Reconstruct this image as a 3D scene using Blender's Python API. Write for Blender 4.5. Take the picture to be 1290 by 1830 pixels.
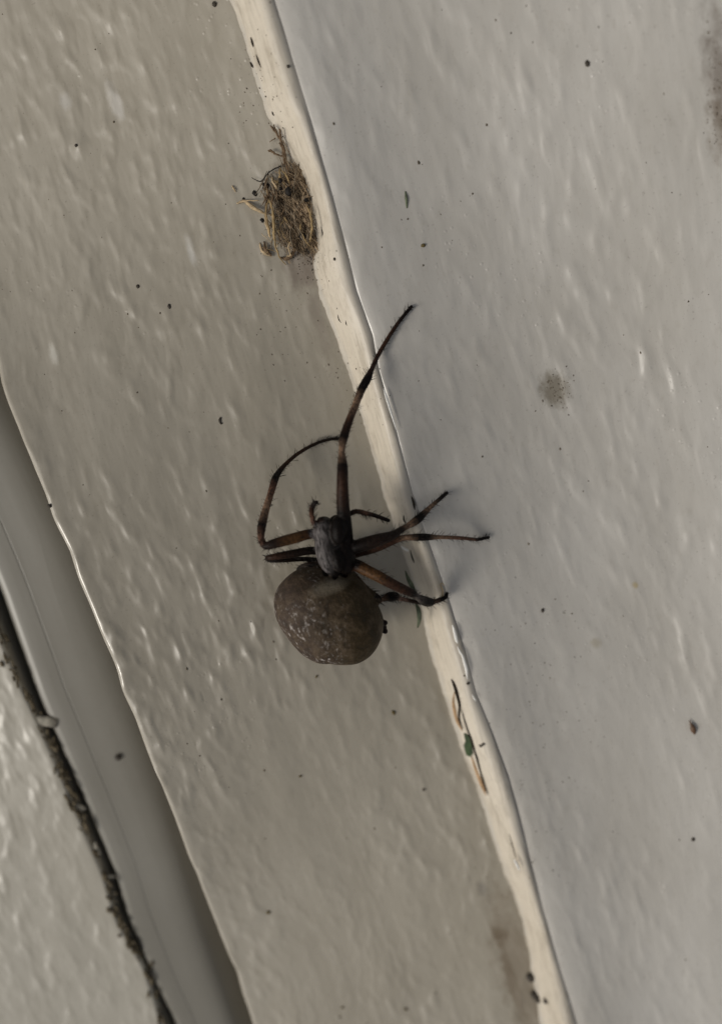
import bpy, math, random
import numpy as np
from mathutils import Vector, Matrix, kdtree

# The place is a few centimetres across; it is built ten times enlarged (1 unit = 10 cm).
SC = bpy.context.scene
for o in list(bpy.data.objects):
    bpy.data.objects.remove(o)
COL = SC.collection
SC.unit_settings.system = 'METRIC'
SC.unit_settings.scale_length = 0.1
random.seed(7)
RNG = np.random.RandomState(11)

# ------------------------------------------------------------------ camera
IMW, IMH = 1290.0, 1830.0
VFOV = math.radians(69.0)
FPX = IMH / 2 / math.tan(VFOV / 2)
PITCH = math.atan(FPX / 8125.0)
ROLL = math.radians(-17.65)
DIST = FPX * 0.00065
# the boards are laid out in a frame of their own (x across them, -y out of their faces, z along them) and lie face up
LAY = Matrix.Rotation(math.radians(-90), 4, 'X')
look = Vector((0, math.cos(PITCH), -math.sin(PITCH)))
cam_loc = -look * DIST
r0 = Vector((1, 0, 0))
u0 = r0.cross(look)
right = r0 * math.cos(ROLL) + u0 * math.sin(ROLL)
up = -r0 * math.sin(ROLL) + u0 * math.cos(ROLL)
cam_d = bpy.data.cameras.new('camera')
cam = bpy.data.objects.new('camera', cam_d)
COL.objects.link(cam)
M = Matrix((right, up, -look)).transposed().to_4x4()
M.translation = cam_loc
cam.matrix_world = LAY @ M
cam_d.sensor_fit = 'VERTICAL'
cam_d.sensor_height = 24
cam_d.lens = 12 / math.tan(VFOV / 2)
cam_d.clip_start = 0.01
cam_d.clip_end = 900
cam_d.dof.use_dof = True
cam_d.dof.focus_distance = DIST - 0.055
cam_d.dof.aperture_fstop = cam_d.lens / 1000 / 0.030
SC.camera = cam

# ------------------------------------------------------------------ light
SUN_EL = math.radians(36.0)           # low from the left of the boards
SUN_TURN = math.radians(5.0)
sun_dir = Vector((-math.cos(SUN_EL) * math.cos(SUN_TURN), -math.cos(SUN_EL) * math.sin(SUN_TURN), math.sin(SUN_EL)))
world = bpy.data.worlds.new('World')
SC.world = world
world.use_nodes = True
wn = world.node_tree.nodes
bg = wn['Background']
sky = wn.new('ShaderNodeTexSky')
sky.sky_type = 'NISHITA'
sky.sun_disc = False
sky.sun_elevation = SUN_EL
sky.sun_rotation = math.atan2(sun_dir.x, sun_dir.y)
sky.air_density = 1.0
sky.dust_density = 2.0
sky.ozone_density = 1.0
hs = wn.new('ShaderNodeHueSaturation')            # thin overcast: the blue is washed out
hs.inputs['Saturation'].default_value = 0.15
world.node_tree.links.new(sky.outputs[0], hs.inputs['Color'])
world.node_tree.links.new(hs.outputs[0], bg.inputs[0])
bg.inputs[1].default_value = 0.068
sl = bpy.data.lights.new('sun', 'SUN')
sl.energy = 1.5
sl.angle = math.radians(17)
sl.color = (1.0, 0.94, 0.84)
so = bpy.data.objects.new('sun', sl)
COL.objects.link(so)
so.location = sun_dir * 5
so.rotation_euler = sun_dir.to_track_quat('Z', 'Y').to_euler()
SC.view_settings.view_transform = 'Standard'
SC.view_settings.look = 'None'
SC.view_settings.gamma = 1
SC.view_settings.use_curve_mapping = False
SC.view_settings.exposure = 0.19
SC.cycles.max_bounces = 6

# ------------------------------------------------------------------ helpers
PX = 0.00065


def W(px, py, h=0.0):
    """Point of the place that lies h in front of the wall plane, at a spot measured on the photograph."""
    d = look + right * ((px - IMW / 2) / FPX) - up * ((py - IMH / 2) / FPX)
    t = (-h - cam_loc.y) / d.y
    return cam_loc + d * t


def tag(o, label=None, cat=None, group=None, kind=None):
    if label: o['label'] = label
    if cat: o['category'] = cat
    if group: o['group'] = group
    if kind: o['kind'] = kind
    return o


def empty(name, loc, **kw):
    o = bpy.data.objects.new(name, None)
    COL.objects.link(o)
    o.location = loc
    o.empty_display_size = 0.02
    return tag(o, **kw)


class MB:
    def __init__(self):
        self.v, self.f = [], []

    def tube(self, pts, rad, n=6, flat=1.0, nrm=None):
        pts = [Vector(p) for p in pts]
        k = len(pts)
        if not hasattr(rad, '__len__'): rad = [rad] * k
        b = len(self.v)
        ref = nrm or Vector((0, -1, 0))
        for i, p in enumerate(pts):
            t = (pts[min(i + 1, k - 1)] - pts[max(i - 1, 0)])
            if t.length < 1e-9: t = Vector((0, 0, 1))
            t.normalize()
            s = t.cross(ref)
            if s.length < 1e-3: s = t.cross(Vector((1, 0, 0.1)))
            s.normalize()
            w = s.cross(t)
            for j in range(n):
                a = 2 * math.pi * j / n
                self.v.append(p + s * (math.cos(a) * rad[i]) + w * (math.sin(a) * rad[i] * flat))
        for i in range(k - 1):
            for j in range(n):
                self.f.append((b + i * n + j, b + i * n + (j + 1) % n, b + (i + 1) * n + (j + 1) % n, b + (i + 1) * n + j))
        self.f.append(tuple(b + j for j in reversed(range(n))))
        self.f.append(tuple(b + (k - 1) * n + j for j in range(n)))
        return self

    def ball(self, c, ax, rx, ry, rz, nu=16, nv=10, fn=None):
        """ellipsoid, ax = three axes"""
        b = len(self.v)
        c = Vector(c)
        for i in range(nv + 1):
            th = math.pi * i / nv
            for j in range(nu):
                ph = 2 * math.pi * j / nu
                x, y, z = math.sin(th) * math.cos(ph), math.sin(th) * math.sin(ph), math.cos(th)
                s = fn(x, y, z) if fn else 1.0
                self.v.append(c + (ax[0] * (x * rx) + ax[1] * (y * ry) + ax[2] * (z * rz)) * s)
        for i in range(nv):
            for j in range(nu):
                self.f.append((b + i * nu + j, b + (i + 1) * nu + j, b + (i + 1) * nu + (j + 1) % nu, b + i * nu + (j + 1) % nu))
        return self

    def crumb(self, c, r, flat=0.6, n=6, jit=0.35, stretch=1.0, ang=0.0):
        """an irregular grain: lies with its flat side on the wall (towards +y)"""
        b = len(self.v)
        c = Vector(c)
        ca, sa = math.cos(ang), math.sin(ang)
        for lev, (rr, hh) in enumerate(((1.0, 0.0), (0.8, flat * 0.7))):
            for j in range(n):
                a = 2 * math.pi * j / n
                q = r * rr * (1 + random.uniform(-jit, jit))
                x, z = q * math.cos(a), q * math.sin(a) * stretch
                self.v.append(c + Vector((x * ca - z * sa, -hh * r, x * sa + z * ca)))
        self.v.append(c + Vector((0, -flat * r, 0)))
        for j in range(n):
            k = (j + 1) % n
            self.f.append((b + j, b + k, b + n + k, b + n + j))
            self.f.append((b + n + j, b + n + k, b + 2 * n))
        self.f.append(tuple(b + j for j in reversed(range(n))))
        return self

    def build(self, name, mat, parent=None, smooth=True):
        me = bpy.data.meshes.new(name)
        org = Vector((0, 0, 0))
        if parent is None:
            for v in self.v: org += v
            org /= len(self.v)
        elif parent is not None:
            org = parent.matrix_basis.translation.copy()
            p = parent.parent
            while p is not None:
                org += p.matrix_basis.translation
                p = p.parent
        me.from_pydata([tuple(Vector(v) - org) for v in self.v], [], self.f)
        me.validate()
        me.materials.append(mat)
        if smooth:
            me.polygons.foreach_set('use_smooth', [True] * len(me.polygons))
        o = bpy.data.objects.new(name, me)
        COL.objects.link(o)
        if parent is None:
            o.location = org
        else:
            o.parent = parent
        return o


def catmull(keys, m=6):
    """keys: list of tuples of floats; smooth curve through them"""
    K = np.array(keys, float)
    P = np.vstack([2 * K[0] - K[1], K, 2 * K[-1] - K[-2]])
    out = []
    for i in range(1, len(P) - 2):
        for j in range(m):
            t = j / m
            a, b, c, d = P[i - 1], P[i], P[i + 1], P[i + 2]
            out.append(0.5 * (2 * b + (c - a) * t + (2 * a - 5 * b + 4 * c - d) * t * t + (-a + 3 * b - 3 * c + d) * t ** 3))
    out.append(K[-1])
    return np.array(out)


_G = np.random.RandomState(3).rand(256, 256)


def vnoise(x, y):
    xi, yi = np.floor(x).astype(int), np.floor(y).astype(int)
    fx, fy = x - xi, y - yi
    fx, fy = fx * fx * (3 - 2 * fx), fy * fy * (3 - 2 * fy)
    g = lambda a, b: _G[a & 255, b & 255]
    return (g(xi, yi) * (1 - fx) * (1 - fy) + g(xi + 1, yi) * fx * (1 - fy) + g(xi, yi + 1) * (1 - fx) * fy + g(xi + 1, yi + 1) * fx * fy) * 2 - 1


# ------------------------------------------------------------------ materials
class NT:
    def __init__(self, name):
        self.m = bpy.data.materials.new(name)
        self.m.use_nodes = True
        self.t = self.m.node_tree
        self.b = self.t.nodes['Principled BSDF']

    def n(self, typ, **kw):
        nd = self.t.nodes.new('ShaderNode' + typ)
        for k, v in kw.items():
            if k.startswith('i_'):
                nd.inputs[k[2:].replace('_', ' ')].default_value = v
            else:
                setattr(nd, k, v)
        return nd

    def l(self, a, b):
        self.t.links.new(a, b)

    def math(self, op, a, b=None, clamp=False):
        nd = self.n('Math', operation=op, use_clamp=clamp)
        for i, x in enumerate((a, b)):
            if x is None: continue
            if isinstance(x, (int, float)): nd.inputs[i].default_value = x
            else: self.l(x, nd.inputs[i])
        return nd.outputs[0]

    def mixc(self, f, a, b, mode='MIX'):
        nd = self.n('Mix', data_type='RGBA', blend_type=mode)
        for i, x in ((0, f), (6, a), (7, b)):
            if isinstance(x, (int, float)): nd.inputs[i].default_value = x
            elif isinstance(x, tuple): nd.inputs[i].default_value = (*x, 1) if len(x) == 3 else x
            else: self.l(x, nd.inputs[i])
        return nd.outputs[2]

    def coord(self):
        return self.n('TexCoord').outputs['Object']

    def mapped(self, vec, scale, rot=(0, 0, 0), loc=(0, 0, 0)):
        nd = self.n('Mapping')
        nd.inputs['Scale'].default_value = scale
        nd.inputs['Rotation'].default_value = rot
        nd.inputs['Location'].default_value = loc
        self.l(vec, nd.inputs['Vector'])
        return nd.outputs[0]

    def noise(self, vec, scale=1.0, detail=2.0, rough=0.5):
        nd = self.n('TexNoise')
        nd.inputs['Scale'].default_value = scale
        nd.inputs['Detail'].default_value = detail
        nd.inputs['Roughness'].default_value = rough
        self.l(vec, nd.inputs['Vector'])
        return nd.outputs['Fac']

    def ramp(self, f, lo, hi, a=0.0, b=1.0):
        nd = self.n('MapRange')
        nd.inputs['From Min'].default_value = lo
        nd.inputs['From Max'].default_value = hi
        nd.inputs['To Min'].default_value = a
        nd.inputs['To Max'].default_value = b
        self.l(f, nd.inputs['Value'])
        return nd.outputs[0]


def plain(name, col, rough=0.7, spec=0.3, nscale=120, var=0.35, bump=0.25):
    s = NT(name)
    c = s.coord()
    f = s.noise(c, nscale, 4, 0.6)
    dark = tuple(x * (1 - var) for x in col)
    lite = tuple(min(1, x * (1 + var)) for x in col)
    s.l(s.mixc(s.ramp(f, 0.3, 0.7), dark, lite), s.b.inputs['Base Color'])
    s.b.inputs['Roughness'].default_value = rough
    s.b.inputs['Specular IOR Level'].default_value = spec
    bp = s.n('Bump')
    bp.inputs['Strength'].default_value = bump
    bp.inputs['Distance'].default_value = 0.002
    s.l(f, bp.inputs['Height'])
    s.l(bp.outputs[0], s.b.inputs['Normal'])
    return s.m


def paint(name, col, rough=0.3, tilt=0.0, streak=1.0, dist=0.0043, seed=0.0, pimples=0.5, stains_and_glints=(), width=56.0, dirt=0.25, stretch=1.9, spec=0.45, blend=None, coat=1.0, crough=0.42):
    """brushed gloss paint: long ridges along z, pimples, faint grime, blots of stain and painted highlight with a place of their own"""
    s = NT(name)
    c = s.coord()
    rot = (0, tilt, 0)
    # warp so that strokes wander
    wv = s.noise(s.mapped(c, (6, 6, 3), loc=(seed, 0, 3)), 1, 2)
    cb = s.n('CombineXYZ')
    s.l(s.math('MULTIPLY', s.math('SUBTRACT', wv, 0.5), 0.035), cb.inputs[0])
    ad = s.n('VectorMath', operation='ADD')
    s.l(c, ad.inputs[0]); s.l(cb.outputs[0], ad.inputs[1])
    cw = ad.outputs[0]
    n1 = s.noise(s.mapped(cw, (width, 1, width / stretch), rot, (seed, 0, 0)), 1, 1.0, 0.4)
    n2 = s.noise(s.mapped(cw, (width * .30, 1, width / 11), rot, (seed + 7, 0, 2)), 1, 1.5, 0.5)
    n3 = s.noise(s.mapped(cw, (width * 2.6, 1, width / 1.6), rot, (seed + 3, 0, 5)), 1, 1, 0.5)
    ridge = s.math('POWER', s.ramp(n1, 0.38, 0.80), 1.5)                    # flat ground with raised strokes
    vo = s.n('TexVoronoi', feature='F1')
    s.l(s.mapped(c, (95, 95, 95), loc=(seed, 0, 1)), vo.inputs['Vector'])
    vo.inputs['Scale'].default_value = 1
    pim = s.math('MULTIPLY', s.ramp(vo.outputs['Distance'], 0.20, 0.02), s.ramp(s.noise(s.mapped(c, (9, 9, 7), loc=(seed, 0, 9)), 1, 1), 0.52, 0.68))
    amt = s.ramp(s.noise(s.mapped(c, (5, 5, 3), loc=(seed + 20, 0, 0)), 1, 2), 0.35, 0.65, 0.25, 1.0)
    h = s.math('ADD', s.math('MULTIPLY', s.math('MULTIPLY', ridge, amt), 1.25 * streak), s.math('MULTIPLY', n2, 0.85 * streak))
    h = s.math('ADD', h, s.math('MULTIPLY', n3, 0.12 * streak))
    h = s.math('ADD', h, s.math('MULTIPLY', pim, 0.22 * pimples))
    bp = s.n('Bump')
    bp.inputs['Strength'].default_value = 1.0
    bp.inputs['Distance'].default_value = dist
    s.l(h, bp.inputs['Height'])
    s.l(bp.outputs[0], s.b.inputs['Coat Normal'])
    bq = s.n('Bump')
    bq.inputs['Strength'].default_value = 1.0
    bq.inputs['Distance'].default_value = dist * 0.36
    s.l(h, bq.inputs['Height'])
    s.l(bq.outputs[0], s.b.inputs['Normal'])
    s.b.inputs['Coat Weight'].default_value = coat
    s.b.inputs['Coat IOR'].default_value = 1.55
    s.b.inputs['Coat Roughness'].default_value = crough
    # colour: slight mottling of the coat, grime in fine grains
    mot = s.noise(s.mapped(c, (7, 7, 4), loc=(seed, 0, 4)), 1, 4, 0.6)
    colr = s.mixc(s.ramp(mot, 0.35, 0.65), tuple(x * y for x, y in zip(col, (0.93, 0.92, 0.90))), tuple(min(1, x * 1.05) for x in col))
    fine = s.noise(s.mapped(c, (150, 150, 70), loc=(seed, 0, 4)), 1, 5, 0.7)
    colr = s.mixc(s.math('MULTIPLY', s.ramp(fine, 0.55, 0.75), dirt), colr, tuple(x * y for x, y in zip(col, (0.62, 0.58, 0.50))))
    gr = s.noise(s.mapped(c, (330, 330, 330), loc=(seed, 0, 8)), 1, 2, 0.5)
    colr = s.mixc(s.math('MULTIPLY', s.ramp(gr, 0.66, 0.74), 0.30), colr, (0.12, 0.10, 0.08))
    for (p, rx, rz, ang, sc, amount) in stains_and_glints:
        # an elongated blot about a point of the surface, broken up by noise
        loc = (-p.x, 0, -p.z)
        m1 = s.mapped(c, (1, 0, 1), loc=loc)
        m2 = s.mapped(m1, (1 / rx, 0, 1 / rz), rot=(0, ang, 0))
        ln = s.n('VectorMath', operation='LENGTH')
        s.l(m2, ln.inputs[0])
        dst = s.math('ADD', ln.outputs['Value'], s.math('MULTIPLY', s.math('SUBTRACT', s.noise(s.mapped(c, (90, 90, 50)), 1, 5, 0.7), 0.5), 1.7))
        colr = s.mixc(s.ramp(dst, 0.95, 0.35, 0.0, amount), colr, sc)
    if blend:
        # the cream coat thins out over the shoulder and the board's own grey shows through; grime sits in scratches
        at = s.n('Attribute', attribute_name='across')
        e = s.math('ADD', at.outputs['Fac'], s.math('MULTIPLY', s.math('SUBTRACT', s.noise(s.mapped(c, (60, 60, 8)), 1, 4, 0.6), 0.5), 0.55))
        colr = s.mixc(s.ramp(e, 0.62, 1.02, 0, 1), colr, blend)
        e2 = s.math('ADD', at.outputs['Fac'], s.math('MULTIPLY', s.math('SUBTRACT', s.noise(s.mapped(c, (120, 120, 34), loc=(9, 0, 3)), 1, 5, 0.65), 0.5), 0.50))
        colr = s.mixc(s.ramp(e2, 0.16, 0.0, 0, 0.75), colr, blend)
        sc = s.noise(s.mapped(c, (260, 260, 14), loc=(4, 0, 1)), 1, 4, 0.6)
        colr = s.mixc(s.ramp(sc, 0.54, 0.70, 0, 0.42), colr, (0.30, 0.26, 0.20))
        gm = s.noise(s.mapped(c, (70, 70, 16), loc=(1, 0, 6)), 1, 5, 0.7)
        colr = s.mixc(s.ramp(gm, 0.50, 0.68, 0, 0.55), colr, (0.27, 0.225, 0.165))
    s.l(colr, s.b.inputs['Base Color'])
    rn = s.noise(s.mapped(cw, (40, 1, 8), rot, (seed, 0, 2)), 1, 3, 0.6)
    s.l(s.ramp(rn, 0.3, 0.7, rough - 0.05, rough + 0.08), s.b.inputs['Roughness'])
    s.b.inputs['Specular IOR Level'].default_value = spec
    return s.m


# ------------------------------------------------------------------ the ground far below (outside the picture, it only returns light)
g = MB()
g.v = [Vector(v) for v in ((-400, -400, -8), (400, -400, -8), (400, 400, -8), (-400, 400, -8))]
g.f = [(0, 1, 2, 3)]
GROUND = tag(g.build('ground', plain('ground_soil', (0.16, 0.14, 0.10), 0.9, 0.1, 0.4)), kind='structure')

# ------------------------------------------------------------------ wall
H_R = 0.036            # how far the right-hand board stands proud of the middle one
Y_TRIM = 0.045         # the plastic trim is set back
H_L = -0.040
ZLO, ZHI = -1.15, 1.15


def edge(pxs, h):
    P = np.array([[*W(x, y, float(q))] for (x, y), q in zip(pxs, np.broadcast_to(h, len(pxs)))])
    o = np.argsort(P[:, 2])
    z, x = P[o, 2], P[o, 0]
    k = np.polyfit(z, x, 1)
    r = np.interp([z[0], z[-1]], z, x - np.polyval(k, z))
    return lambda zz: np.where(zz < z[0], np.polyval(k, zz) + r[0], np.where(zz > z[-1], np.polyval(k, zz) + r[1], np.interp(zz, z, x)))


STRIP_L = [(412, 0), (433, 58), (447, 105), (463, 163), (479, 209), (501, 238), (525, 290), (541, 325), (556, 381), (563, 432), (560, 470), (571, 525), (604, 610), (631, 694), (655, 772), (674, 840), (688, 894),
           (697, 917), (704, 944), (719, 984), (729, 1014), (754, 1088), (761, 1133), (777, 1190), (793, 1241), (809, 1293), (830, 1355), (851, 1404), (867, 1455), (891, 1535), (917, 1599), (935, 1649), (943, 1694), (965, 1825)]
STRIP_R = [(484, 0), (545, 200), (607, 420), (631, 520), (661, 601), (672, 661), (700, 760), (722, 850), (740, 915), (765, 985), (792, 1062), (808, 1115), (826, 1170), (846, 1245), (872, 1310), (905, 1400), (932, 1500), (958, 1600), (986, 1700), (1024, 1829)]
ARRIS = [(0, 687), (30, 765), (48, 814), (86, 907), (123, 989), (149, 1059), (179, 1130), (208, 1201), (219, 1238), (242, 1293), (283, 1401), (316, 1483), (357, 1587), (402, 1695), (450, 1829)]
TRIM_L = [(0, 1067), (63, 1245), (89, 1304), (149, 1438), (201, 1561), (223, 1639), (275, 1762), (309, 1829)]
SLOT_L = [(39, 1230), (62, 1278), (80, 1316), (132, 1438), (185, 1565), (211, 1647), (259, 1732), (290, 1829)]
e_sl, e_sr = edge(STRIP_L, 0.0), edge(STRIP_R, H_R)
e_ar = edge(ARRIS, 0.0)
ss = lambda a, b, x: (lambda t: t * t * (3 - 2 * t))(np.clip((x - a) / (b - a), 0, 1))


def wavy(amp, sx, sz, off=0.0):
    def f(X, Z):
        return amp * (vnoise(X * sx + off, Z * sz + off * 1.7) + 0.5 * vnoise(X * sx * 2.3 + 5 + off, Z * sz * 2.3 + 9))
    return f


w_mid, w_right = wavy(0.0016, 14, 5, 3), wavy(0.0020, 9, 3.5, 13)


def h_mid(x, z):
    """face of the middle board: twisted along its length, a warp shaped to vary its light"""
    tw = TW0 + TW1 * ss(0.02, 0.60, z) + TW2 * ss(-0.10, -0.60, z)  # twist added to turn the middle away from the sun
    return -tw * np.maximum(0, e_sl(z) - x) - w_mid(x, z)


def h_right(x, z):
    """face of the wide board: dished across its width, shaped to darken it beside the strip"""
    d = np.clip(x - e_sr(z), 0, 0.6)
    mid = np.exp(-((z + 0.02) / 0.36) ** 2)
    dw = 0.20 + 0.20 * mid
    t = np.clip(d / dw, 0, 1)
    ds = 0.32 + 0.16 * mid
    rise = ds * dw * (t ** 3 - 0.5 * t ** 4) + ds * np.maximum(0, d - dw)
    return H_R - (0.08 + 0.12 * mid) * d + rise - w_right(x, z)  # dish added to shade the board next to the strip


TW0, TW1, TW2 = -0.17, 0.40, 0.23
_P = np.array([[*W(x, y, 0.0)] for x, y in ARRIS])
for _ in range(4):
    _h = h_mid(_P[:, 0], _P[:, 2])
    _P = np.array([[*W(x, y, float(q))] for (x, y), q in zip(ARRIS, _h)])
e_ar = edge(ARRIS, _h)
e_tl = edge(TRIM_L, -Y_TRIM)
e_so = edge(SLOT_L, H_L)
for nm, e in (('sl', e_sl), ('sr', e_sr), ('ar', e_ar), ('tl', e_tl), ('so', e_so)):
    print(nm, [round(float(e(z)), 3) for z in (-0.6, -0.4, -0.2, 0, 0.2, 0.4, 0.6)])


def sheet(name, prof, mat, parent, nz=380, zlo=ZLO, zhi=ZHI, disp=None, jig=0.0):
    """prof(z array) -> list of (x array, y array) columns from left to right"""
    z = np.linspace(zlo, zhi, nz)
    cols = prof(z)
    X = np.stack([np.broadcast_to(a, z.shape) for a, b in cols], 1)
    Y = np.stack([np.broadcast_to(b, z.shape) for a, b in cols], 1).astype(float)
    Z = np.repeat(z[:, None], X.shape[1], 1)
    if disp is not None:
        Y = Y + disp(X, Z)
    nx = X.shape[1]
    V = np.stack([X, Y, Z], -1).reshape(-1, 3)
    i = np.arange(nz - 1)[:, None] * nx + np.arange(nx - 1)[None]
    F = np.stack([i, i + 1, i + nx + 1, i + nx], -1).reshape(-1, 4)
    me = bpy.data.meshes.new(name)
    me.from_pydata(V.tolist(), [], F.tolist())
    me.materials.append(mat)
    me.polygons.foreach_set('use_smooth', [True] * len(me.polygons))
    o = bpy.data.objects.new(name, me)
    COL.objects.link(o)
    o.parent = parent
    return o


def s_h(px, py):
    """height of the strip's face under a spot of the photograph"""
    h = 0.02
    for _ in range(4):
        p = W(px, py, h)
        a, b = float(e_sl(p.z)), float(e_sr(p.z))
        u = min(1, max(0, (p.x - a) / (b - a + 0.004)))
        h = float(0.001 + 0.0375 * math.sin(u * math.pi / 2) ** 1.15 - 0.0068 * (max(0, u - 0.62) / 0.38) ** 1.5)
    return h


def on_wall(px, py):
    p = W(px, py, 0)
    if p.x < e_sl(p.z):
        h = 0.0
        for _ in range(4):
            p = W(px, py, h); h = float(h_mid(p.x, p.z))
        return h
    q = W(px, py, H_R)
    if q.x > e_sr(q.z):
        h = H_R
        for _ in range(4):
            p = W(px, py, h); h = float(h_right(p.x, p.z))
        return h
    return s_h(px, py)


# ------------------------------------------------------------------ spider
wall = empty('painted_woodwork', (0, 0, 0), label='white painted boards with a cream strip along their joint and a grey plastic trim', cat='woodwork')

brown = (0.10, 0.065, 0.025)
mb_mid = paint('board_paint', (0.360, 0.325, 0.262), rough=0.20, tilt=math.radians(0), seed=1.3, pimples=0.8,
               stains_and_glints=[(W(893, 1672, 0), 0.012, 0.016, 0, brown, 0.95), (W(916, 1760, 0), 0.010, 0.085, 0, brown, 0.7), (W(930, 1740, 0), 0.034, 0.18, 0, (0.22, 0.175, 0.12), 0.65),
                       (W(192, 165, 0), 0.009, 0.028, math.radians(14), (0.56, 0.53, 0.485), 0.6), (W(92, 152, 0), 0.008, 0.014, 0, (0.52, 0.495, 0.455), 0.5), (W(86, 632, .02), 0.006, 0.016, 0, (0.58, 0.55, 0.48), 0.7), (W(340, 448, 0), 0.006, 0.024, 0, (0.54, 0.52, 0.48), 0.6),  # pale blots: highlights painted into the board's colour
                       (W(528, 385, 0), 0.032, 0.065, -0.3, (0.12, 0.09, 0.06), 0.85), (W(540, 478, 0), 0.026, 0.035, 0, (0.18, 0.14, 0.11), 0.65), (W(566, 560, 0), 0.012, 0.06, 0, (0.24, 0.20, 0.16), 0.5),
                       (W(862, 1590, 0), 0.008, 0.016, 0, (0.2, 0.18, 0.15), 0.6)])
mb_right = paint('right_board_paint', (0.460, 0.438, 0.402), rough=0.22, tilt=math.radians(4), seed=5.1, streak=0.85, pimples=0.9, width=50, stretch=2.2,
                 stains_and_glints=[(W(992, 695, on_wall(992, 695)), 0.021, 0.026, 0.3, (0.13, 0.105, 0.065), 0.75), (W(1292, 150, on_wall(1290, 150)), 0.020, 0.085, 0.0, (0.15, 0.12, 0.095), 0.7),
                         (W(1296, 235, on_wall(1290, 235)), 0.020, 0.050, 0.0, (0.17, 0.13, 0.09), 0.6), (W(1135, 1046, on_wall(1135, 1046)), 0.005, 0.005, 0, (0.35, 0.25, 0.06), 0.5),
                         (W(1064, 1148, on_wall(1064, 1148)), 0.008, 0.009, 0, (0.25, 0.21, 0.12), 0.4)])
mb_left = paint('left_board_paint', (0.42, 0.39, 0.325), rough=0.30, tilt=math.radians(-4), seed=9.4, streak=0.7, pimples=0.5)
m_strip = paint('strip_paint', (0.58, 0.52, 0.43), rough=0.42, spec=0.5, blend=(0.43, 0.40, 0.35), seed=2.2, streak=0.30, dist=0.0016, coat=0.12, crough=0.5, pimples=0.1, width=210, stretch=22, dirt=0.35)
m_trim = paint('trim_plastic', (0.200, 0.188, 0.160), rough=0.42, spec=0.35, seed=4.4, streak=0.12, dist=0.0012, coat=0.3, crough=0.35, pimples=0.0, width=130, stretch=40, dirt=0.12)
m_dark = plain('dark_gap', (0.012, 0.010, 0.008), 0.9, 0.1)


def prof_mid(z):
    a, b = e_ar(z) + 0.0012 * vnoise(z * 30, z * 0 + 2), e_sl(z)
    cols = [(a + 0.012, 0.16 + 0 * z), (a + 0.004, 0.06 + 0 * z), (a + 0.001, 0.02 + 0 * z), (a + 0.0, 0.008 + 0 * z)]
    for k in range(1, 7):
        t = k / 6 * math.pi / 2
        cols.append((a + 0.0075 * (1 - math.cos(t)), 0.0075 - 0.0085 * math.sin(t) + 0 * z))
    cols += [(a + 0.014, -0.0006 + 0 * z), (a + 0.022, 0 * z)]
    for t in np.linspace(0.03, 1.0, 96):
        cols.append((a + 0.022 + (b + 0.012 - a - 0.022) * t, 0 * z))
    return cols


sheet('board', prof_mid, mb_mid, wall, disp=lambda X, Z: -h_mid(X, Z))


def prof_right(z):
    a = e_sr(z) - 0.002
    cols = [(a - 0.003, 0.034 + 0 * z), (a + 0.003, 0.0068 + 0 * z), (a + 0.008, 0.0036 + 0 * z), (a + 0.016, 0.0016 + 0 * z), (a + 0.026, 0.0005 + 0 * z)]
    a = a + 0.034
    for t in np.linspace(0, 1, 150) ** 1.25:
        cols.append((a + (1.15 - a) * t, 0 * z))
    return cols


sheet('board', prof_right, mb_right, wall, disp=lambda X, Z: -h_right(X, Z))


def prof_left(z):
    b = e_so(z)
    cols = [(-1.15 + (b - 0.004 + 1.15) * t, -H_L + 0 * z) for t in np.linspace(0, 1, 90) ** 0.7]
    for k in range(1, 6):
        t = k / 5 * math.pi / 2
        cols.append((b - 0.004 + 0.004 * math.sin(t), -H_L + 0.005 * (1 - math.cos(t)) + 0 * z))
    cols.append((b - 0.001, -H_L + 0.12 + 0 * z))
    return cols


sheet('board', prof_left, mb_left, wall, disp=wavy(0.0016, 12, 5, 23))


def prof_trim(z):
    a, b = e_tl(z), e_ar(z)
    wd = b - a
    y = Y_TRIM
    shape = [(-0.004, 0.09), (0.0, 0.02), (0.02, 0.005), (0.05, 0.001), (0.10, 0.0), (0.20, 0.0), (0.258, 0.0), (0.2655, 0.0), (0.2675, 0.0011), (0.2695, 0.0), (0.277, 0.0), (0.34, 0.0), (0.45, -0.001), (0.58, -0.001), (0.66, 0.0005), (0.72, 0.004),
             (0.77, 0.010), (0.83, 0.017), (0.90, 0.027), (0.95, 0.048), (1.0, 0.085), (1.1, 0.14)]
    return [(a + wd * u, y + q + 0 * z) for u, q in shape]


sheet('trim_strip', prof_trim, m_trim, wall, disp=wavy(0.0008, 10, 3, 31))

gp = MB()
gp.v = [Vector(v) for v in ((-1.15, 0.17, ZLO), (1.15, 0.17, ZLO), (1.15, 0.17, ZHI), (-1.15, 0.17, ZHI))]
gp.f = [(0, 1, 2, 3)]
gp.build('backing', m_dark, wall)


def prof_strip(z):
    a, b = e_sl(z), e_sr(z)
    jag = 0.0008 * vnoise(z * 70, z * 0) + 0.0005 * vnoise(z * 260, z * 0 + 4)
    wd = b - a + 0.004
    us = np.r_[-0.02, np.linspace(0, 1, 26)]
    def q_of(u):
        v = max(0.0, min(1.0, u))
        return 0.004 if u < 0 else -(0.001 + 0.0375 * (math.sin(v * math.pi / 2) ** 1.15) - 0.0068 * (max(0, v - 0.62) / 0.38) ** 1.5)
    shape = [(u, q_of(u)) for u in us]
    return [(a + jag * (1 - u) + wd * u, q + 0 * z) for u, q in shape]


strip_o = sheet('corner_strip', prof_strip, m_strip, wall, nz=900, disp=lambda X, Z: 0.0006 * vnoise(X * 160, Z * 30) + 0.0008 * vnoise(X * 60 + 4, Z * 9))

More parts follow.
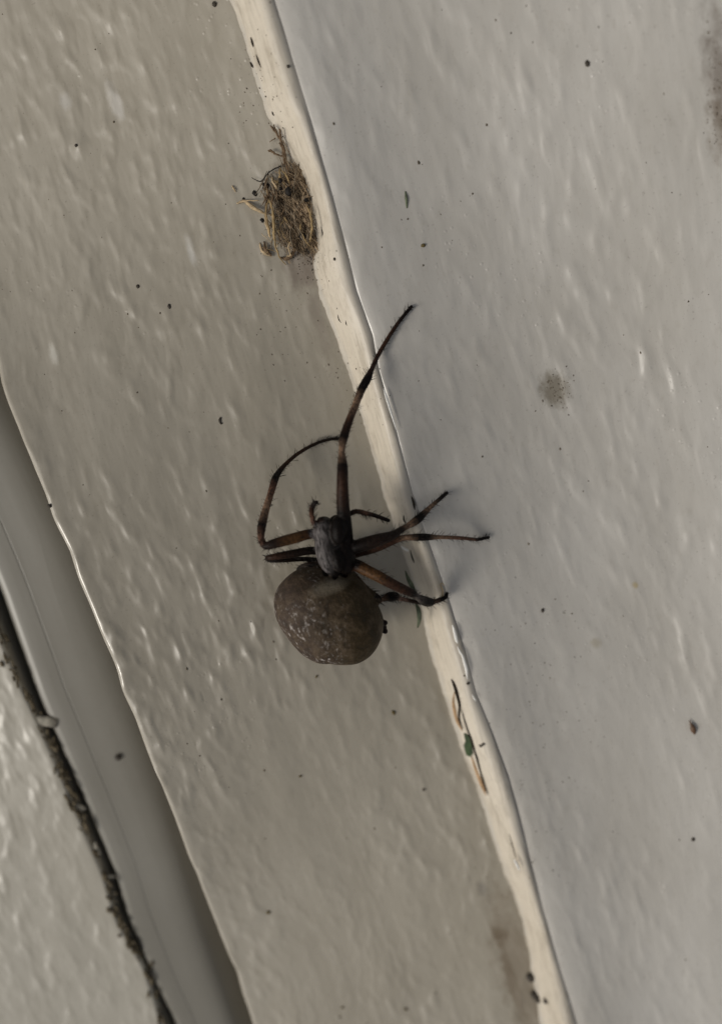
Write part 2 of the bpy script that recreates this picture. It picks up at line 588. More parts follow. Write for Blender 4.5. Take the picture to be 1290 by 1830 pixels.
at = strip_o.data.attributes.new('across', 'FLOAT', 'POINT')
at.data.foreach_set('value', np.tile(np.r_[-0.02, np.linspace(0, 1, 26)], 900).astype(np.float32))

# paint ridges along the strip, coloured white to stand in for glints, and bare bits where the paint has split
m_ridge = plain('painted_glint', (0.82, 0.80, 0.75), 0.18, 0.6, 60, 0.05, 0.1)
for keys in ([(808, 1116, .6), (811, 1126, 2.6), (814, 1138, 3.2), (816, 1146, 2.5), (818, 1150, .6)],
             [(817, 1155, .6), (821, 1164, 1.8), (826, 1172, 2.2), (829, 1182, 2.8), (833, 1196, 3.0), (834, 1206, 1.8), (835, 1214, .6)],
             [(843, 1241, .5), (847, 1248, 1.4), (850, 1253, .5)], [(917, 1535, .6), (922, 1543, 2.4), (926, 1551, 2), (928, 1556, .6)],
             [(716, 976, .6), (722, 980, 2.6), (730, 984, 2.2), (733, 983, .5)], [(685, 694, .6), (689, 706, 2.0), (694, 722, 2.2), (701, 745, 1.6), (708, 768, .7)]):
    c = catmull(keys, 4)
    hs = H_R + 0.002 if keys[0][0] not in (716,) else 0.012
    MB().tube([W(x, y, hs - 0.001) for x, y, r in c], [r * PX for x, y, r in c], 6, 0.45).build('glint_ridge', m_ridge, wall)

m_wood = plain('bare_wood', (0.42, 0.27, 0.15), 0.8, 0.2, 90, 0.4)
m_char = plain('old_dirt', (0.030, 0.024, 0.018), 0.9, 0.1, 200, 0.5, 0.6)


def sliver(keys, mat, name, parent, lift=0.0012, flat=0.5):
    c = catmull(keys, 4)
    return MB().tube([W(x, y, s_h(x, y) + lift) for x, y, r in c], [r * PX for x, y, r in c], 6, flat).build(name, mat, parent)


sliver([(812, 1236, .5), (810, 1252, 2.5), (812, 1268, 3.6), (818, 1290, 3.4), (826, 1306, .8)], m_wood, 'bare_wood', wall)
sliver([(842, 1352, .8), (848, 1368, 3), (855, 1386, 4), (862, 1404, 4.4), (868, 1421, 1.0)], m_wood, 'bare_wood', wall)
sliver([(806, 1214, .8), (812, 1226, 3.0), (818, 1246, 3.2), (821, 1262, 2.4), (820, 1282, 2.4), (826, 1303, .8)], m_char, 'paint_crack', wall, 0.002)
sliver([(824, 1268, .5), (830, 1288, 1.4), (836, 1306, 1.6), (842, 1322, 2.4), (849, 1345, 2.2), (858, 1378, 1.8), (866, 1405, 1.6), (872, 1421, .5)], m_char, 'paint_crack', wall, 0.0018)
for k in ([(735, 887, .6), (739, 899, 2.2), (741, 911, .7)], [(721, 921, .6), (722, 929, 2), (725, 935, .7)], [(733, 983, .5), (736, 995, 1.6), (740, 1006, .6)],
          [(448, 67, .8), (452, 77, 2.6), (453, 84, .8)], [(458, 98, .6), (463, 110, 2.2), (467, 121, .7)], [(447, 111, .8), (451, 117, 2.4), (453, 121, .6)],
          [(486, 199, .6), (488, 203, 1.8), (490, 207, .6)], [(604, 562, .5), (606, 570, 1.8), (610, 577, .6)], [(618, 572, .5), (619, 578, 1.6), (620, 582, .5)],
          [(909, 1491, .4), (915, 1510, .9), (921, 1534, .4)], [(574, 405, .5), (577, 416, 1.8), (576, 425, .5)]):
    sliver(k, m_char, 'paint_crack', wall, 0.0006, 0.5)

# the gap beside the trim: crumbs, web of dried paint across it
m_bridge = plain('dried_paint', (0.33, 0.305, 0.25), 0.6, 0.3)
for pts, r in (([(50, 1292), (66, 1287), (84, 1289), (102, 1293)], [10, 10, 11, 10]), ([(124, 1436), (138, 1440), (154, 1446)], [5, 5.5, 4]), ([(135, 1452), (142, 1450), (150, 1447)], [2, 1.8, 1.2]),
               ([(178, 1570), (190, 1567), (206, 1566)], [4, 3.6, 4]), ([(170, 1505), (172, 1515), (180, 1527)], [3, 5, 2])):
    MB().tube([W(x, y, H_L - 0.004) for x, y in pts], [q * PX for q in r], 10, 0.35).build('paint_bridge', m_bridge, wall)
cr = MB()
for _ in range(420):
    t = random.uniform(0, 1)
    y = 1100 + t * 730
    if random.random() > 0.15 + 0.65 * abs(math.sin(t * 9.0 + 1.0)): continue
    p = W(np.interp(y, [q[1] for q in SLOT_L], [q[0] for q in SLOT_L]) if y > 1230 else 33 - (1230 - y) * 0.42, y, H_L)
    cr.crumb(p + Vector((random.gauss(0.0012, 0.0030), random.uniform(-0.002, 0.006), 0)), random.uniform(0.0007, 0.0030), 0.7, 5, 0.4, stretch=random.uniform(1, 4), ang=random.uniform(-.4, .4))
tag(cr.build('gap_dirt', plain('gap_dirt', (0.12, 0.098, 0.065), 0.9, 0.1, 150, 0.7, 0.6), wall), kind='stuff')

KC = {'k': (0.005, 0.0035, 0.003), 'b': (0.032, 0.016, 0.010), 'r': (0.115, 0.062, 0.042), 'a': (0.070, 0.036, 0.015), 'g': (0.075, 0.066, 0.062), 'p': (0.22, 0.13, 0.10), 'd': (0.013, 0.008, 0.006), 't': (0.19, 0.125, 0.085)}
LEGS = [
    # front leg stretched up across the strip: (px, py, height, radius px, colour)
    [(622, 985, .085, 11, 'k'), (618, 950, .092, 13, 'd'), (613, 905, .100, 12.5, 'd'), (612, 868, .104, 11, 'b'), (612, 832, .100, 10, 'k'), (611, 806, .094, 6, 't'), (614, 783, .088, 8.5, 'k'),
     (624, 752, .078, 7.5, 'b'), (636, 722, .068, 7, 't'), (646, 696, .060, 8, 'k'), (657, 676, .054, 8, 'k'), (664, 660, .050, 5, 'b'), (676, 634, .041, 4.6, 'b'), (696, 600, .034, 4.2, 'b'), (715, 572, .030, 3.8, 'd'), (735, 548, .028, 3.6, 'k')],
    # left leg arched up
    [(600, 962, .085, 9, 'k'), (560, 954, .088, 9.5, 'b'), (525, 962, .095, 10.5, 'a'), (492, 971, .098, 9.5, 'd'), (474, 975, .096, 7.5, 'd'), (467, 962, .092, 6.5, 'r'), (468, 940, .086, 8.5, 'k'), (476, 908, .072, 7.2, 't'), (484, 882, .060, 6.6, 'r'),
     (491, 858, .050, 7.4, 'k'), (497, 846, .044, 6, 'k'), (510, 830, .036, 4.4, 'b'), (535, 809, .024, 3.9, 'b'), (566, 792, .014, 3.6, 'd'), (592, 785, .007, 3.2, 'd'), (607, 784, .004, 3.0, 'k')],
    # left leg folded back on itself
    [(600, 990, .075, 8, 'k'), (560, 984, .078, 8, 'k'), (520, 990, .082, 8, 'd'), (490, 995, .084, 6.5, 'b'), (478, 997, .080, 5, 'd'), (482, 1001, .070, 5, 'g'), (505, 1001, .060, 5, 'd'), (540, 999, .050, 5, 'k'), (570, 1000, .035, 4, 'k')],
    # second left leg held under the body
    [(600, 1000, .070, 8, 'k'), (575, 1008, .060, 8, 'd'), (550, 1010, .045, 6, 'd'), (535, 1016, .025, 5, 'k'), (530, 1030, .006, 3, 'k')],
    # right leg bent upward
    [(610, 985, .085, 10, 'k'), (640, 976, .090, 13, 'k'), (672, 966, .092, 12.5, 'd'), (700, 957, .088, 9, 'd'), (716, 947, .080, 6.5, 'd'), (730, 939, .075, 6.0, 't'), (744, 930, .069, 8.4, 'k'), (754, 921, .064, 7.2, 'k'), (768, 907, .057, 4.8, 't'), (784, 893, .042, 4.4, 'd'), (798, 881, .031, 4, 'k')],
    # right leg straight out
    [(612, 995, .075, 10, 'k'), (640, 985, .072, 12, 'b'), (672, 977, .074, 11, 'b'), (705, 965, .076, 8, 'b'), (724, 961, .074, 5.8, 't'), (746, 960, .070, 7.6, 'k'), (764, 960, .066, 7.0, 'k'), (784, 960, .061, 4.4, 't'), (815, 961, .048, 4.2, 'r'), (840, 963, .038, 3.8, 'r'), (855, 964, .032, 3.8, 'k'), (873, 960, .027, 3.4, 'k')],
    # amber hind leg to the strip
    [(612, 1003, .080, 10, 'k'), (636, 1010, .086, 12, 'k'), (652, 1018, .091, 11.5, 'a'), (674, 1029, .098, 11, 'a'), (694, 1040, .100, 10.5, 'b'), (718, 1052, .099, 9.5, 'b'), (736, 1060, .092, 8.5, 'k'), (745, 1066, .084, 6, 'g'), (756, 1073, .070, 9.5, 'k'), (767, 1076, .060, 9.5, 'k'), (776, 1075, .052, 5, 'r'), (786, 1072, .045, 5.2, 'k'), (796, 1067, .041, 4.6, 'k'), (799, 1060, .039, 3, 'k')],
    # last leg, folded close to the abdomen
    [(610, 1008, .070, 9, 'k'), (632, 1030, .068, 8, 'b'), (652, 1052, .070, 8, 'b'), (666, 1065, .072, 9.5, 'k'), (676, 1072, .070, 9, 'k'), (684, 1071, .068, 4.6, 't'), (694, 1067, .068, 9.5, 'k'), (706, 1066, .066, 9, 'k'), (715, 1070, .060, 5, 'p'), (730, 1073, .050, 4.5, 'b'), (748, 1077, .042, 4, 'd'), (764, 1079, .034, 3.5, 'k')],
    # palps
    [(590, 945, .090, 6, 'd'), (565, 938, .094, 5.5, 'b'), (558, 925, .094, 4.8, 'r'), (557, 910, .090, 5, 'b'), (561, 901, .086, 4.8, 'g'), (566, 897, .084, 3.5, 'k')],
    [(606, 938, .085, 6, 'd'), (620, 922, .086, 5, 'd'), (636, 914, .084, 5, 'b'), (652, 917, .080, 5, 'r'), (666, 920, .075, 4.4, 'k'), (680, 925, .068, 4.4, 'd'), (694, 930, .062, 4, 'k')],
]
body = MB()
samples = []            # (point, colour, kind)
hair = []
for keys in LEGS:
    n_k = len(keys)
    keys = [(x, y, max(h, on_wall(x, y) + (r + 0.4) * PX) if i > n_k / 2 else h, r, c) for i, (x, y, h, r, c) in enumerate(keys)]
    num = [(*W(x, y, h), r * 0.86 * PX) for x, y, h, r, c in keys]
    c = catmull(num, 6)
    colk = np.array([KC[k[4]] for k in keys])
    tt = np.linspace(0, len(keys) - 1, len(c))
    colc = np.stack([np.interp(tt, range(len(keys)), colk[:, i]) for i in range(3)], 1)
    body.tube([Vector(q[:3]) for q in c], [max(q[3], 0.0016) for q in c], 12)
    # round tip
    body.ball(c[-1][:3], (Vector((1, 0, 0)), Vector((0, 1, 0)), Vector((0, 0, 1))), *(max(c[-1][3], 0.0016),) * 3, 8, 6)
    for q, cc in zip(c, colc):
        samples.append((Vector(q[:3]), tuple(cc), 0))
    for i in range(4, len(c) - 1):
        t = Vector(c[i + 1][:3]) - Vector(c[i - 1][:3])
        t.normalize()
        for _ in range(3):
            d = Vector((random.gauss(0, 1), random.gauss(0, 1), random.gauss(0, 1)))
            d = (d - t * d.dot(t)).normalized()
            p = Vector(c[i][:3]) + (Vector(c[i + 1][:3]) - Vector(c[i][:3])) * random.random()
            hair.append((p + d * c[i][3] * 0.8, d * 0.85 + t * 0.75, random.uniform(3, 8) * PX if random.random() < .7 else random.uniform(8, 13) * PX))

AX = (right, up, -look)     # lie of the body, along the line of sight of the photograph
OUT = [(545, 1013), (528, 1019), (512, 1030), (498, 1048), (491, 1072), (492, 1094), (500, 1118), (513, 1138), (530, 1158), (548, 1173), (566, 1183), (590, 1186), (615, 1188), (638, 1185), (658, 1174), (674, 1156), (685, 1132), (686, 1112), (678, 1090), (668, 1068), (655, 1048), (638, 1030), (615, 1021), (590, 1018), (566, 1016)]
cx, cy = 590.0, 1100.0
oa = [math.atan2(-(y - cy), x - cx) for x, y in OUT]
orr = [math.hypot(x - cx, y - cy) for x, y in OUT]
o_ = np.argsort(oa)
oa, orr = np.array(oa)[o_], np.array(orr)[o_]
H_AB = 0.072
ab_c = W(cx, cy, H_AB)
scale_ab = (ab_c - cam_loc).dot(look) / FPX
ab = MB()
NV, NU = 40, 72
for i in range(NV + 1):
    th = math.pi * i / NV
    for j in range(NU):
        ph = 2 * math.pi * j / NU - math.pi
        rr = float(np.interp(ph, np.r_[oa - 2 * math.pi, oa, oa + 2 * math.pi], np.r_[orr, orr, orr]))
        s = abs(math.sin(th)) ** 0.85
        zz = math.copysign(abs(math.cos(th)) ** 1.0, math.cos(th)) * 68
        dn = 1 + 0.018 * math.sin(3 * ph + 2) * math.sin(5 * th) + 0.008 * math.sin(7 * ph + 3 * th)
        rr *= 1 + 0.012 * math.sin(9 * ph + 1.3) * math.sin(4 * th + 0.6) + 0.010 * math.sin(5 * ph + 4.1 * th)
        ab.v.append(ab_c + (right * (rr * s * math.cos(ph)) + up * (rr * s * math.sin(ph)) - look * zz * dn) * scale_ab)
for i in range(NV):
    for j in range(NU):
        ab.f.append((i * NU + j, i * NU + (j + 1) % NU, (i + 1) * NU + (j + 1) % NU, (i + 1) * NU + j))
b0 = len(body.v)
body.v += ab.v
body.f += [tuple(b0 + k for k in f) for f in ab.f]
for q in ab.v[::3]: samples.append((q, (0.1, 0.08, 0.06), 2))
samples.append((ab_c, (0.1, 0.08, 0.06), 2))
# carapace with raised head, narrow waist to the abdomen, coxae, spinnerets
def blob(px, py, h, rx, ry, rz, ang, colr, kind, n=20):
    a = math.radians(ang)
    ax = (right * math.cos(a) + up * math.sin(a), -right * math.sin(a) + up * math.cos(a), -look)
    c = W(px, py, h)
    b1 = len(body.v)
    body.ball(c, ax, rx * PX, ry * PX, rz * PX, n, 14)
    for q in body.v[b1::2]: samples.append((q.copy(), colr, kind))
blob(586, 976, .090, 21.5, 45, 21, 6, KC['g'], 1)
blob(580, 950, .090, 18, 25, 19, 4, KC['g'], 1)
blob(605, 947, .100, 14, 24, 15, 0, KC['k'], 0)
blob(603, 1000, .097, 10, 22, 12, 12, KC['k'], 0)
blob(601, 931, .086, 11, 10, 12, 0, KC['k'], 0)
blob(613, 984, .086, 19, 40, 20, 10, KC['k'], 0)
blob(598, 1018, .078, 15, 16, 14, 0, KC['k'], 0)
blob(624, 1010, .080, 13, 12, 14, 0, KC['b'], 0)
blob(573, 930, .092, 6, 6, 6, 0, KC['d'], 0, 10)
blob(687, 1113, .070, 6, 5, 6, 0, KC['d'], 0, 10)
blob(688, 1128, .068, 5, 5, 6, 0, KC['d'], 0, 10)
blob(683, 1121, .066, 8, 9, 9, 0, KC['d'], 0, 10)

me = bpy.data.meshes.new('spider_raw')
me.from_pydata([tuple(v) for v in body.v], [], body.f)
tmp = bpy.data.objects.new('spider_raw', me)
COL.objects.link(tmp)
md = tmp.modifiers.new('r', 'REMESH')
md.mode = 'VOXEL'
md.voxel_size = 0.00105
ms = tmp.modifiers.new('s', 'SMOOTH')
ms.factor = 0.5
ms.iterations = 3
dg = bpy.context.evaluated_depsgraph_get()
sm = bpy.data.meshes.new_from_object(tmp.evaluated_get(dg), depsgraph=dg)
bpy.data.objects.remove(tmp)
sm.name = 'spider'
kd = kdtree.KDTree(len(samples))
for i, (p, c, k) in enumerate(samples): kd.insert(p, i)
kd.balance()
nv = len(sm.vertices)
co = np.empty(nv * 3)
sm.vertices.foreach_get('co', co)
co = co.reshape(-1, 3)
cols = np.ones((nv, 4), np.float32)
kind = np.zeros(nv, int)
for i in range(nv):
    _, j, _ = kd.find(co[i])
    cols[i, :3] = samples[j][1]
    kind[i] = samples[j][2]
# soften the colour steps along the limbs
ed = np.empty(len(sm.edges) * 2, np.int32)
sm.edges.foreach_get('vertices', ed)
ed = ed.reshape(-1, 2)
for _ in range(2):
    acc = cols.copy(); cnt = np.ones(nv)
    np.add.at(acc, ed[:, 0], cols[ed[:, 1]]); np.add.at(acc, ed[:, 1], cols[ed[:, 0]])
    np.add.at(cnt, ed[:, 0], 1); np.add.at(cnt, ed[:, 1], 1)
    cols = acc / cnt[:, None]
ca = sm.color_attributes.new('tint', 'FLOAT_COLOR', 'POINT')
ca.data.foreach_set('color', cols.astype(np.float32).ravel())
print('spider verts', nv)


def spider_mats():
    out = []
    # limbs
    s = NT('spider_limb')
    c = s.coord()
    at = s.n('Attribute', attribute_name='tint')
    f = s.noise(c, 380, 4, 0.6)
    s.l(s.mixc(1.0, at.outputs['Color'], s.mixc(s.ramp(f, 0.35, 0.68), (0.5, 0.48, 0.47), (1.5, 1.42, 1.35)), 'MULTIPLY'), s.b.inputs['Base Color'])
    s.b.inputs['Roughness'].default_value = 0.45
    s.b.inputs['Specular IOR Level'].default_value = 0.09
    bp = s.n('Bump'); bp.inputs['Strength'].default_value = 0.5; bp.inputs['Distance'].default_value = 0.0012
    s.l(f, bp.inputs['Height']); s.l(bp.outputs[0], s.b.inputs['Normal'])
    out.append(s.m)
    # carapace: pale hairs lying on dark brown
    s = NT('spider_carapace')
    c = s.coord()
    m = s.mapped(c, (320, 320, 110), rot=(0, math.radians(-10), 0))
    f = s.noise(m, 1, 4, 0.65)
    big = s.noise(c, 45, 2, 0.5)
    dp = s.n('VectorMath', operation='DOT_PRODUCT')
    sb = s.n('VectorMath', operation='SUBTRACT')
    p0, p1 = W(564, 978, .09), W(610, 972, .09)
    s.l(c, sb.inputs[0]); sb.inputs[1].default_value = p0
    s.l(sb.outputs[0], dp.inputs[0]); dp.inputs[1].default_value = (p1 - p0) / (p1 - p0).length_squared
    fl = s.math('ADD', dp.outputs['Value'], s.math('MULTIPLY', s.math('SUBTRACT', big, 0.5), 0.9))
    fac = s.math('MULTIPLY', s.ramp(f, 0.38, 0.60), s.ramp(fl, 0.62, 0.28, 0.05, 1.0))
    s.l(s.mixc(fac, (0.008, 0.006, 0.005), (0.125, 0.112, 0.11)), s.b.inputs['Base Color'])
    s.b.inputs['Roughness'].default_value = 0.6
    s.b.inputs['Specular IOR Level'].default_value = 0.2
    bp = s.n('Bump'); bp.inputs['Strength'].default_value = 0.7; bp.inputs['Distance'].default_value = 0.0012
    s.l(f, bp.inputs['Height']); s.l(bp.outputs[0], s.b.inputs['Normal'])
    out.append(s.m)
    # abdomen
    s = NT('spider_abdomen')
    c = s.coord()
    def along(p0, p1):
        d = p1 - p0
        dp = s.n('VectorMath', operation='DOT_PRODUCT')
        sb = s.n('VectorMath', operation='SUBTRACT')
        s.l(c, sb.inputs[0]); sb.inputs[1].default_value = p0
        s.l(sb.outputs[0], dp.inputs[0]); dp.inputs[1].default_value = d / d.length_squared
        return dp.outputs['Value']
    side = along(W(505, 1110, H_AB), W(640, 1075, H_AB))       # 0 on the frosted flank, 1 on the olive one
    f1 = s.noise(c, 85, 6, 0.75)
    f2 = s.noise(c, 30, 3, 0.5)
    fl = s.math('ADD', side, s.math('MULTIPLY', s.math('SUBTRACT', f2, 0.5), 1.1))
    ground_ = s.mixc(s.ramp(fl, 0.15, 0.85), (0.048, 0.032, 0.024), (0.033, 0.021, 0.007))
    ground_ = s.mixc(s.ramp(f1, 0.46, 0.62), ground_, s.mixc(0.6, ground_, (0.105, 0.076, 0.048)))
    ground_ = s.mixc(s.math('MULTIPLY', s.ramp(f1, 0.48, 0.36), 0.6), ground_, (0.03, 0.024, 0.016))
    # white flecks of the frosted flank
    fk = s.ramp(s.noise(s.mapped(c, (1, 1, 0.65), rot=(0, 0.5, 0)), 270, 4, 0.62), 0.55, 0.66)
    fk = s.math('MULTIPLY', fk, s.ramp(s.noise(c, 36, 2, 0.5), 0.38, 0.58))
    fk = s.math('MULTIPLY', fk, s.ramp(fl, 0.75, 0.40))
    ground_ = s.mixc(fk, ground_, (0.34, 0.305, 0.28))
    # pale band where the waist enters
    pb = s.mapped(s.mapped(c, (1, 0, 1), loc=(-W(592, 1036, H_AB).x, 0, -W(592, 1036, H_AB).z)), (1 / 0.026, 0, 1 / 0.0085), rot=(0, math.radians(-8), 0))
    ln = s.n('VectorMath', operation='LENGTH'); s.l(pb, ln.inputs[0])
    ground_ = s.mixc(s.ramp(s.math('ADD', ln.outputs['Value'], s.math('MULTIPLY', s.math('SUBTRACT', f2, .5), 0.6)), 1.1, 0.3, 0, 0.6), ground_, (0.24, 0.205, 0.15))
    s.l(ground_, s.b.inputs['Base Color'])
    s.b.inputs['Roughness'].default_value = 0.55
    s.b.inputs['Specular IOR Level'].default_value = 0.16
    bp = s.n('Bump'); bp.inputs['Strength'].default_value = 0.6; bp.inputs['Distance'].default_value = 0.0034
    vc = s.n('TexVoronoi', feature='SMOOTH_F1')
    vc.inputs['Scale'].default_value = 1
    s.l(s.mapped(c, (48, 48, 62)), vc.inputs['Vector'])
    s.l(s.math('ADD', s.math('ADD', f1, s.math('MULTIPLY', vc.outputs['Distance'], -0.05)), s.math('MULTIPLY', s.noise(c, 300, 3, 0.6), 0.45)), bp.inputs['Height']); s.l(bp.outputs[0], s.b.inputs['Normal'])
    out.append(s.m)
    return out


sm.materials.clear()
for m in spider_mats(): sm.materials.append(m)
lv = np.empty(len(sm.loops), np.int32)
sm.loops.foreach_get('vertex_index', lv)
ls = np.empty(len(sm.polygons), np.int32)
sm.polygons.foreach_get('loop_start', ls)
sm.polygons.foreach_set('material_index', kind[lv[ls]].astype(np.int32))
sm.polygons.foreach_set('use_smooth', [True] * len(sm.polygons))
spider = bpy.data.objects.new('spider', sm)
COL.objects.link(spider)
tag(spider, 'brown spider with plump frosted abdomen and banded bristly legs clinging beside the cream strip', 'spider')
hb = MB()
for p, d, L in hair:
    d = d.normalized()
    hb.tube([p, p + d * L * 0.55 + Vector((0, 0, 0.0003)), p + d * L], [0.00032, 0.00026, 0.00008], 3)
tag(hb.build('bristles', plain('bristle', (0.012, 0.009, 0.008), 0.6, 0.2), spider), kind='stuff')

# ------------------------------------------------------------------ clump of dry plant bits beside the strip
m_straw = plain('straw', (0.30, 0.21, 0.10), 0.6, 0.3, 150, 0.4)
m_pale = plain('pale_straw', (0.40, 0.30, 0.18), 0.6, 0.3, 150, 0.35)
m_stalk = plain('brown_stalk', (0.13, 0.085, 0.05), 0.8, 0.2, 150, 0.5)
m_fib = plain('grey_fibre', (0.17, 0.135, 0.095), 0.85, 0.2, 150, 0.5)
m_black = plain('black_grain', (0.012, 0.009, 0.007), 0.7, 0.3)
clump = empty('debris_clump', W(515, 400, 0), label='tangled clump of dry straw and brown plant bits lodged against the cream strip', cat='debris')


def Z4(x, y):           # enlarged view of the clump -> photograph
    return 380 + x / 4.96, 200 + y / 4.96


def straw(keys, mat, name='straw', flat=0.7, h0=0.012):
    pts = []
    for k in keys:
        x, y = Z4(k[0], k[1])
        pts.append((*W(x, y, min(on_wall(x, y), 0.003) + k[3]), k[2] * PX))
    c = catmull(pts, 5)
    wob = [Vector((random.gauss(0, 1), random.gauss(0, .6), random.gauss(0, 1))) * PX * 0.4 for _ in c]
    return MB().tube([Vector(q[:3]) + w for q, w in zip(c, wob)], [max(0.0002, q[3] * 0.72 * random.uniform(.75, 1.2)) for q in c], 6, flat).build(name, mat, clump)


straw([(215, 812, 1.5, 0), (285, 790, 3.5, .003), (350, 840, 4.5, .005), (420, 880, 4.2, .006), (470, 905, 2, .004)], m_pale)
straw([(215, 812, 1.2, .001), (290, 790, 1.8, .004), (410, 785, 1.2, .008)], m_pale)
straw([(505, 770, 1, .010), (475, 850, 2, .012), (480, 950, 2.4, .013), (500, 1040, 2.4, .012), (510, 1110, 1.4, .008)], m_straw)
straw([(470, 900, 1.2, .008), (468, 960, 2.2, .010), (490, 1050, 2.2, .010), (515, 1120, 1, .008)], m_pale)
straw([(505, 780, 1.5, .014), (530, 860, 2.8, .016), (540, 980, 3.0, .016), (545, 1100, 2.6, .014), (570, 1220, 2, .009), (610, 1310, 1.4, .004), (655, 1360, .7, .001)], m_straw)
straw([(830, 830, 1, .024), (865, 910, 2.4, .026), (880, 1010, 2.6, .026), (872, 1100, 2.2, .024), (865, 1150, .8, .020)], m_straw)
straw([(420, 1160, 1.5, 0), (435, 1220, 3.5, .002), (480, 1265, 3, .003), (530, 1280, 1, .002)], m_pale)
straw([(455, 1150, 1.5, .001), (470, 1215, 4.5, .004), (520, 1275, 2.5, .003)], m_stalk)
straw([(525, 575, 1, .008), (535, 620, 2, .010), (565, 670, 3, .010), (580, 690, 1, .008)], m_pale)
straw([(610, 480, .8, .004), (595, 530, 1.8, .007), (605, 600, 2.6, .010), (640, 640, 1, .010)], m_straw)
straw([(690, 1150, 1, .014), (672, 1200, 2, .012), (690, 1270, 2, .008), (660, 1280, 1.2, .006), (685, 1345, .8, .002)], m_pale)
straw([(600, 1290, 2, .002), (650, 1300, 4.5, .004), (700, 1270, 4.5, .006), (725, 1220, 3, .008), (715, 1180, 1, .008)], m_stalk)
straw([(170, 655, 1.5, .001), (190, 680, 2.2, .002), (205, 710, .8, .001)], m_pale)
straw([(440, 1080, .6, .004), (480, 1120, .9, .006), (520, 1160, .6, .006)], m_pale)
# stalk with a tufted head leaning up the strip
straw([(690, 590, 2.6, .008), (660, 480, 2.4, .006), (640, 360, 2.4, .006), (615, 270, 2.6, .006), (575, 200, 2.2, .006), (545, 110, 1.2, .007)], m_stalk, 'stalk')
straw([(610, 290, 2, .006), (600, 210, 3, .008), (595, 150, 2.2, .009)], m_stalk, 'stalk')
straw([(560, 190, 1.8, .006), (530, 140, 2.2, .007), (508, 118, 1.2, .007)], m_stalk, 'stalk')
straw([(645, 398, 2, .005), (610, 390, 2, .005), (560, 375, 2, .006), (525, 350, 3.5, .006), (495, 340, 2, .005)], m_stalk, 'stalk')
straw([(560, 230, 1.4, .005), (530, 250, 1.2, .005), (505, 265, .7, .004)], m_stalk, 'stalk')
straw([(625, 250, 1.2, .006), (650, 300, 1, .008), (700, 400, .8, .010)], m_stalk, 'stalk')
straw([(605, 480, 1.4, .006), (550, 505, 1.5, .006), (500, 535, 1.4, .006), (455, 590, 1.2, .006), (425, 615, 1.6, .006), (380, 600, 1, .005), (345, 585, .6, .004)], m_black, 'twig')
straw([(640, 470, 2, .006), (630, 400, 3.4, .006), (625, 330, 3, .006), (590, 270, 2, .006)], m_stalk, 'stalk')
# random crossing fibres of the mat
for i in range(95):
    x, y = random.uniform(470, 810), random.uniform(580, 1180)
    x += (y - 860) * 0.20
    a = random.gauss(0.15, 0.40)
    L = random.uniform(30, 140)
    dx, dy = math.sin(a) * L, math.cos(a) * L
    q = max(0.0, min(1.0, (x - 470) / 330))
    hh = random.uniform(0.005, 0.010 + 0.011 * q)
    bend = random.uniform(-22, 22)
    straw([(x - dx, y - dy, .4, hh - .004), (x + bend, y, random.uniform(.8, 2.2), hh), (x + dx, y + dy, .3, hh - .004)], random.choice([m_stalk, m_fib, m_fib, m_fib, m_stalk, m_straw, m_fib]), 'fibre')
for x, y, r in ((470, 660, 6.5), (375, 725, 4), (675, 700, 6), (440, 960, 3.5), (275, 770, 2.5), (600, 610, 3.5), (600, 680, 3), (830, 780, 4), (800, 1110, 6)):
    px, py = Z4(x, y)
    MB().crumb(W(px, py, min(on_wall(px, py), 0.003) + (0.014 if x > 520 else 0)), r * PX, 0.6, 9, 0.3, random.uniform(.8, 1.4)).build('grain', m_black, clump)
for i in range(22):
    x, y = random.uniform(430, 620), random.uniform(640, 1240)
    a, L = random.gauss(0.5, 0.8), random.uniform(20, 75)
    dx, dy = math.sin(a) * L, math.cos(a) * L
    straw([(x - dx, y - dy, .3, .001), (x + random.uniform(-10, 10), y, random.uniform(.6, 1.3), .005), (x + dx, y + dy, .3, .002)], random.choice([m_fib, m_straw, m_stalk, m_pale]), 'fibre')
# the dark matted body: many short fibres and grains, beyond counting
mat = MB()
for i in range(470):
    y = random.uniform(500, 1240)
    t = (y - 500) / 740
    lo, hi = 650 - 210 * t ** 0.5 + (150 * (t - .55) / .45 if t > .55 else 0), 790 + 150 * t
    q = random.random() ** 0.62
    x = min(lo + (hi - lo) * q + random.gauss(0, 22), hi - 12)
    px, py = Z4(x, y)
    h = 0.0015 + 0.016 * q * random.uniform(0.2, 1) * math.sin(math.pi * min(0.97, max(0.06, t)))
    p = W(px, py, min(on_wall(px, py), 0.003) + h)
    if random.random() < 0.14:
        mat.crumb(p, random.uniform(1.0, 3.4) * PX, 0.7, 5, 0.4, random.uniform(1, 2.4), random.uniform(-.6, .6))
    else:
        a = random.gauss(0.2, 0.5)
        d = Vector((math.sin(a), random.uniform(-.4, .4), -math.cos(a))) * random.uniform(8, 28) * PX
        mat.tube([p - d, p + Vector((random.gauss(0, 1), random.gauss(0, 1), 0)) * PX * 2.5, p + d], [0.0002, random.uniform(.35, 1.0) * PX, 0.0002], 4)
tag(mat.build('fibre_mat', plain('fibre_mat', (0.25, 0.185, 0.12), 0.9, 0.1, 60, 0.8, 0.5), clump), kind='stuff')

